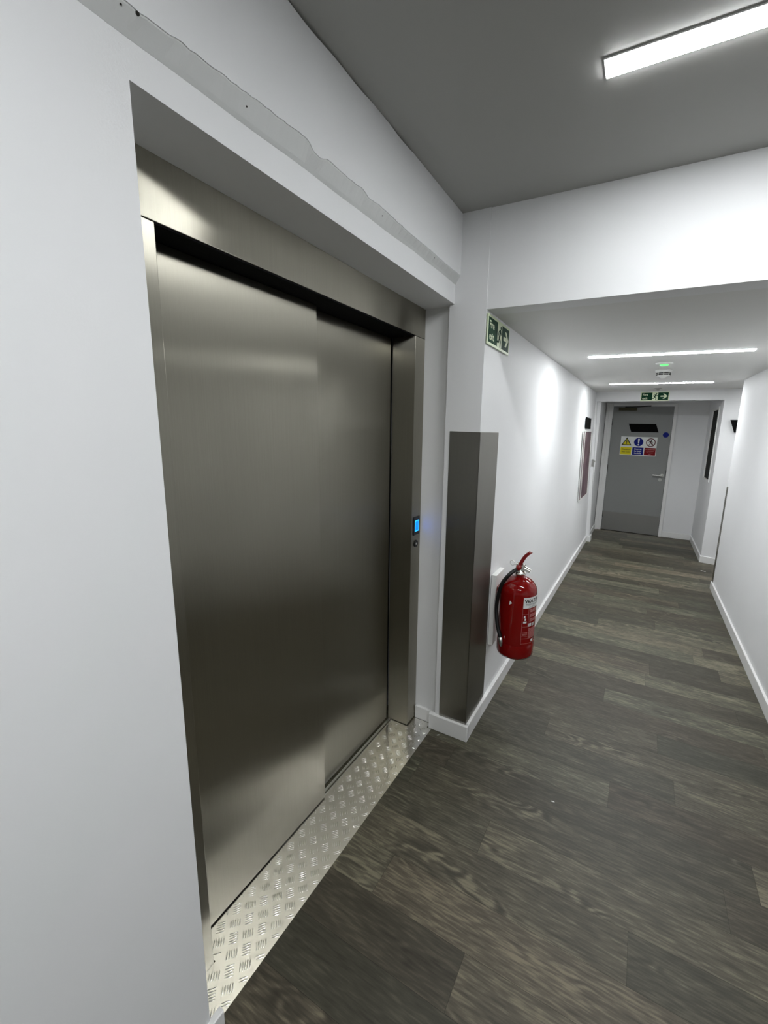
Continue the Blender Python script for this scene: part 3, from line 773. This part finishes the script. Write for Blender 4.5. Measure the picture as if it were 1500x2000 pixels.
# head: neck ring, valve block, carrying handle, squeeze lever, pin
bm = bmesh.new(); lathe(bm, [(0, 0.449), (0.030, 0.449), (0.034, 0.453), (0.034, 0.462), (0.029, 0.466), (0.024, 0.468), (0.024, 0.480), (0, 0.480)], n=24)
ep('neck_ring', bm, M['chrome'])
bm = B((-0.020, 0.024, -0.014, 0.014, 0.474, 0.506)); vb = ep('valve_body', bm, M['chrome'], False)
bm = bmesh.new()
for s in (-1, 1):
    hexa(bm, [(-0.02, s*0.013-0.002, 0.488), (0.052, s*0.011-0.002, 0.470), (0.052, s*0.011+0.002, 0.470), (-0.02, s*0.013+0.002, 0.488),
              (-0.02, s*0.013-0.002, 0.510), (0.054, s*0.011-0.002, 0.482), (0.054, s*0.011+0.002, 0.482), (-0.02, s*0.013+0.002, 0.510)])
hexa(bm, [(0.0, -0.013, 0.483), (0.052, -0.011, 0.468), (0.052, 0.011, 0.468), (0.0, 0.013, 0.483), (0.0, -0.013, 0.486), (0.053, -0.011, 0.471), (0.053, 0.011, 0.471), (0.0, 0.013, 0.486)])
ep('carrying_handle', bm, M['chrome'], False)
bm = bmesh.new(); rows = []
for i in range(9):
    t = i/8; x = -0.012 + 0.036*t + 0.016*t**4; z = 0.500 + 0.088*t - 0.006*t**4
    rows.append([bm.verts.new(p) for p in ((x, -0.012, z), (x, 0.012, z), (x+0.018, 0.012, z-0.006), (x+0.018, -0.012, z-0.006))])
for a_, c_ in zip(rows, rows[1:]):
    for k in range(4): bm.faces.new((a_[k], a_[(k+1) % 4], c_[(k+1) % 4], c_[k]))
bm.faces.new(rows[0]); bm.faces.new(rows[-1][::-1])
ep('squeeze_lever', bm, M['extred'], False)
bm = bmesh.new(); lathe(bm, [(0, -0.016), (0.012, -0.012), (0.016, 0), (0.012, 0.012), (0, 0.016)], n=20)
for v in bm.verts: v.co += Vector((-0.004, -0.020, 0.492))
ep('pressure_cap', bm, M['extred'])
bm = bmesh.new(); ring = [(-0.040+0.013*math.cos(i*math.pi/8), -0.018, 0.512+0.013*math.sin(i*math.pi/8)) for i in range(15)]
tube(bm, ring + [(-0.012, -0.012, 0.504), (0.01, 0.012, 0.504)], 0.0016, 8)
ep('safety_pin', bm, M['chrome'])
bm = bmesh.new()
def hp(ang, r, z): a = math.radians(ang); return (r*math.cos(a), r*math.sin(a), z)
hose = spline([hp(-120, 0.020, 0.478), hp(-122, 0.045, 0.474), hp(-130, 0.076, 0.447), hp(-140, 0.100, 0.400), hp(-146, 0.113, 0.33), hp(-148, 0.117, 0.25), hp(-136, 0.116, 0.17), hp(-121, 0.113, 0.108)], 8)
tube(bm, hose, 0.0105, 12); ep('hose', bm, M['rubber'])
bm = bmesh.new(); tube(bm, [hp(-120, 0.006, 0.480), hp(-122, 0.026, 0.478)], 0.013, 16); ep('hose_union', bm, M['chrome'])
bm = bmesh.new(); tube(bm, [hp(-121.5, 0.113, 0.110), hp(-118, 0.112, 0.082), hp(-116, 0.111, 0.062)], [0.0125, 0.011, 0.006], 14); ep('nozzle', bm, M['alu'])
bm = B((-0.1165, -0.098, -0.02, 0.02, 0.30, 0.36)); tube(bm, [(-0.100, -0.02, 0.33), (-0.108, -0.05, 0.335), (-0.09, -0.062, 0.33)], 0.003, 8)
ep('hanging_bracket', bm, M['extred'], False)

# paint flecks on the floor
bm = bmesh.new(); prism(bm, [(0, 0), (0.014, 0.002), (0.012, 0.006), (0.001, 0.005)], 0, 0.001)
o = tag(obj('paint_fleck', bm, M['white']), 'tiny white fleck lying in the middle of the plank floor', 'fleck'); o.location = (-0.187, 1.640, 0)
bm = bmesh.new(); prism(bm, [(0, 0), (0.05, -0.012), (0.055, 0.006), (0.008, 0.016)], 0, 0.001)
o = tag(obj('paint_fleck', bm, M['white']), 'pale fleck on the floor before the far right skirting', 'fleck'); o.location = (0.79, 5.74, 0)
bm = bmesh.new(); prism(bm, [(0, 0), (0.010, 0.008), (0.007, 0.011), (-0.003, 0.003)], 0, 0.001)
o = tag(obj('paint_fleck', bm, M['white']), 'tiny white fleck on the floor at the foot of the pillar', 'fleck'); o.location = (-0.80, 1.75, 0)
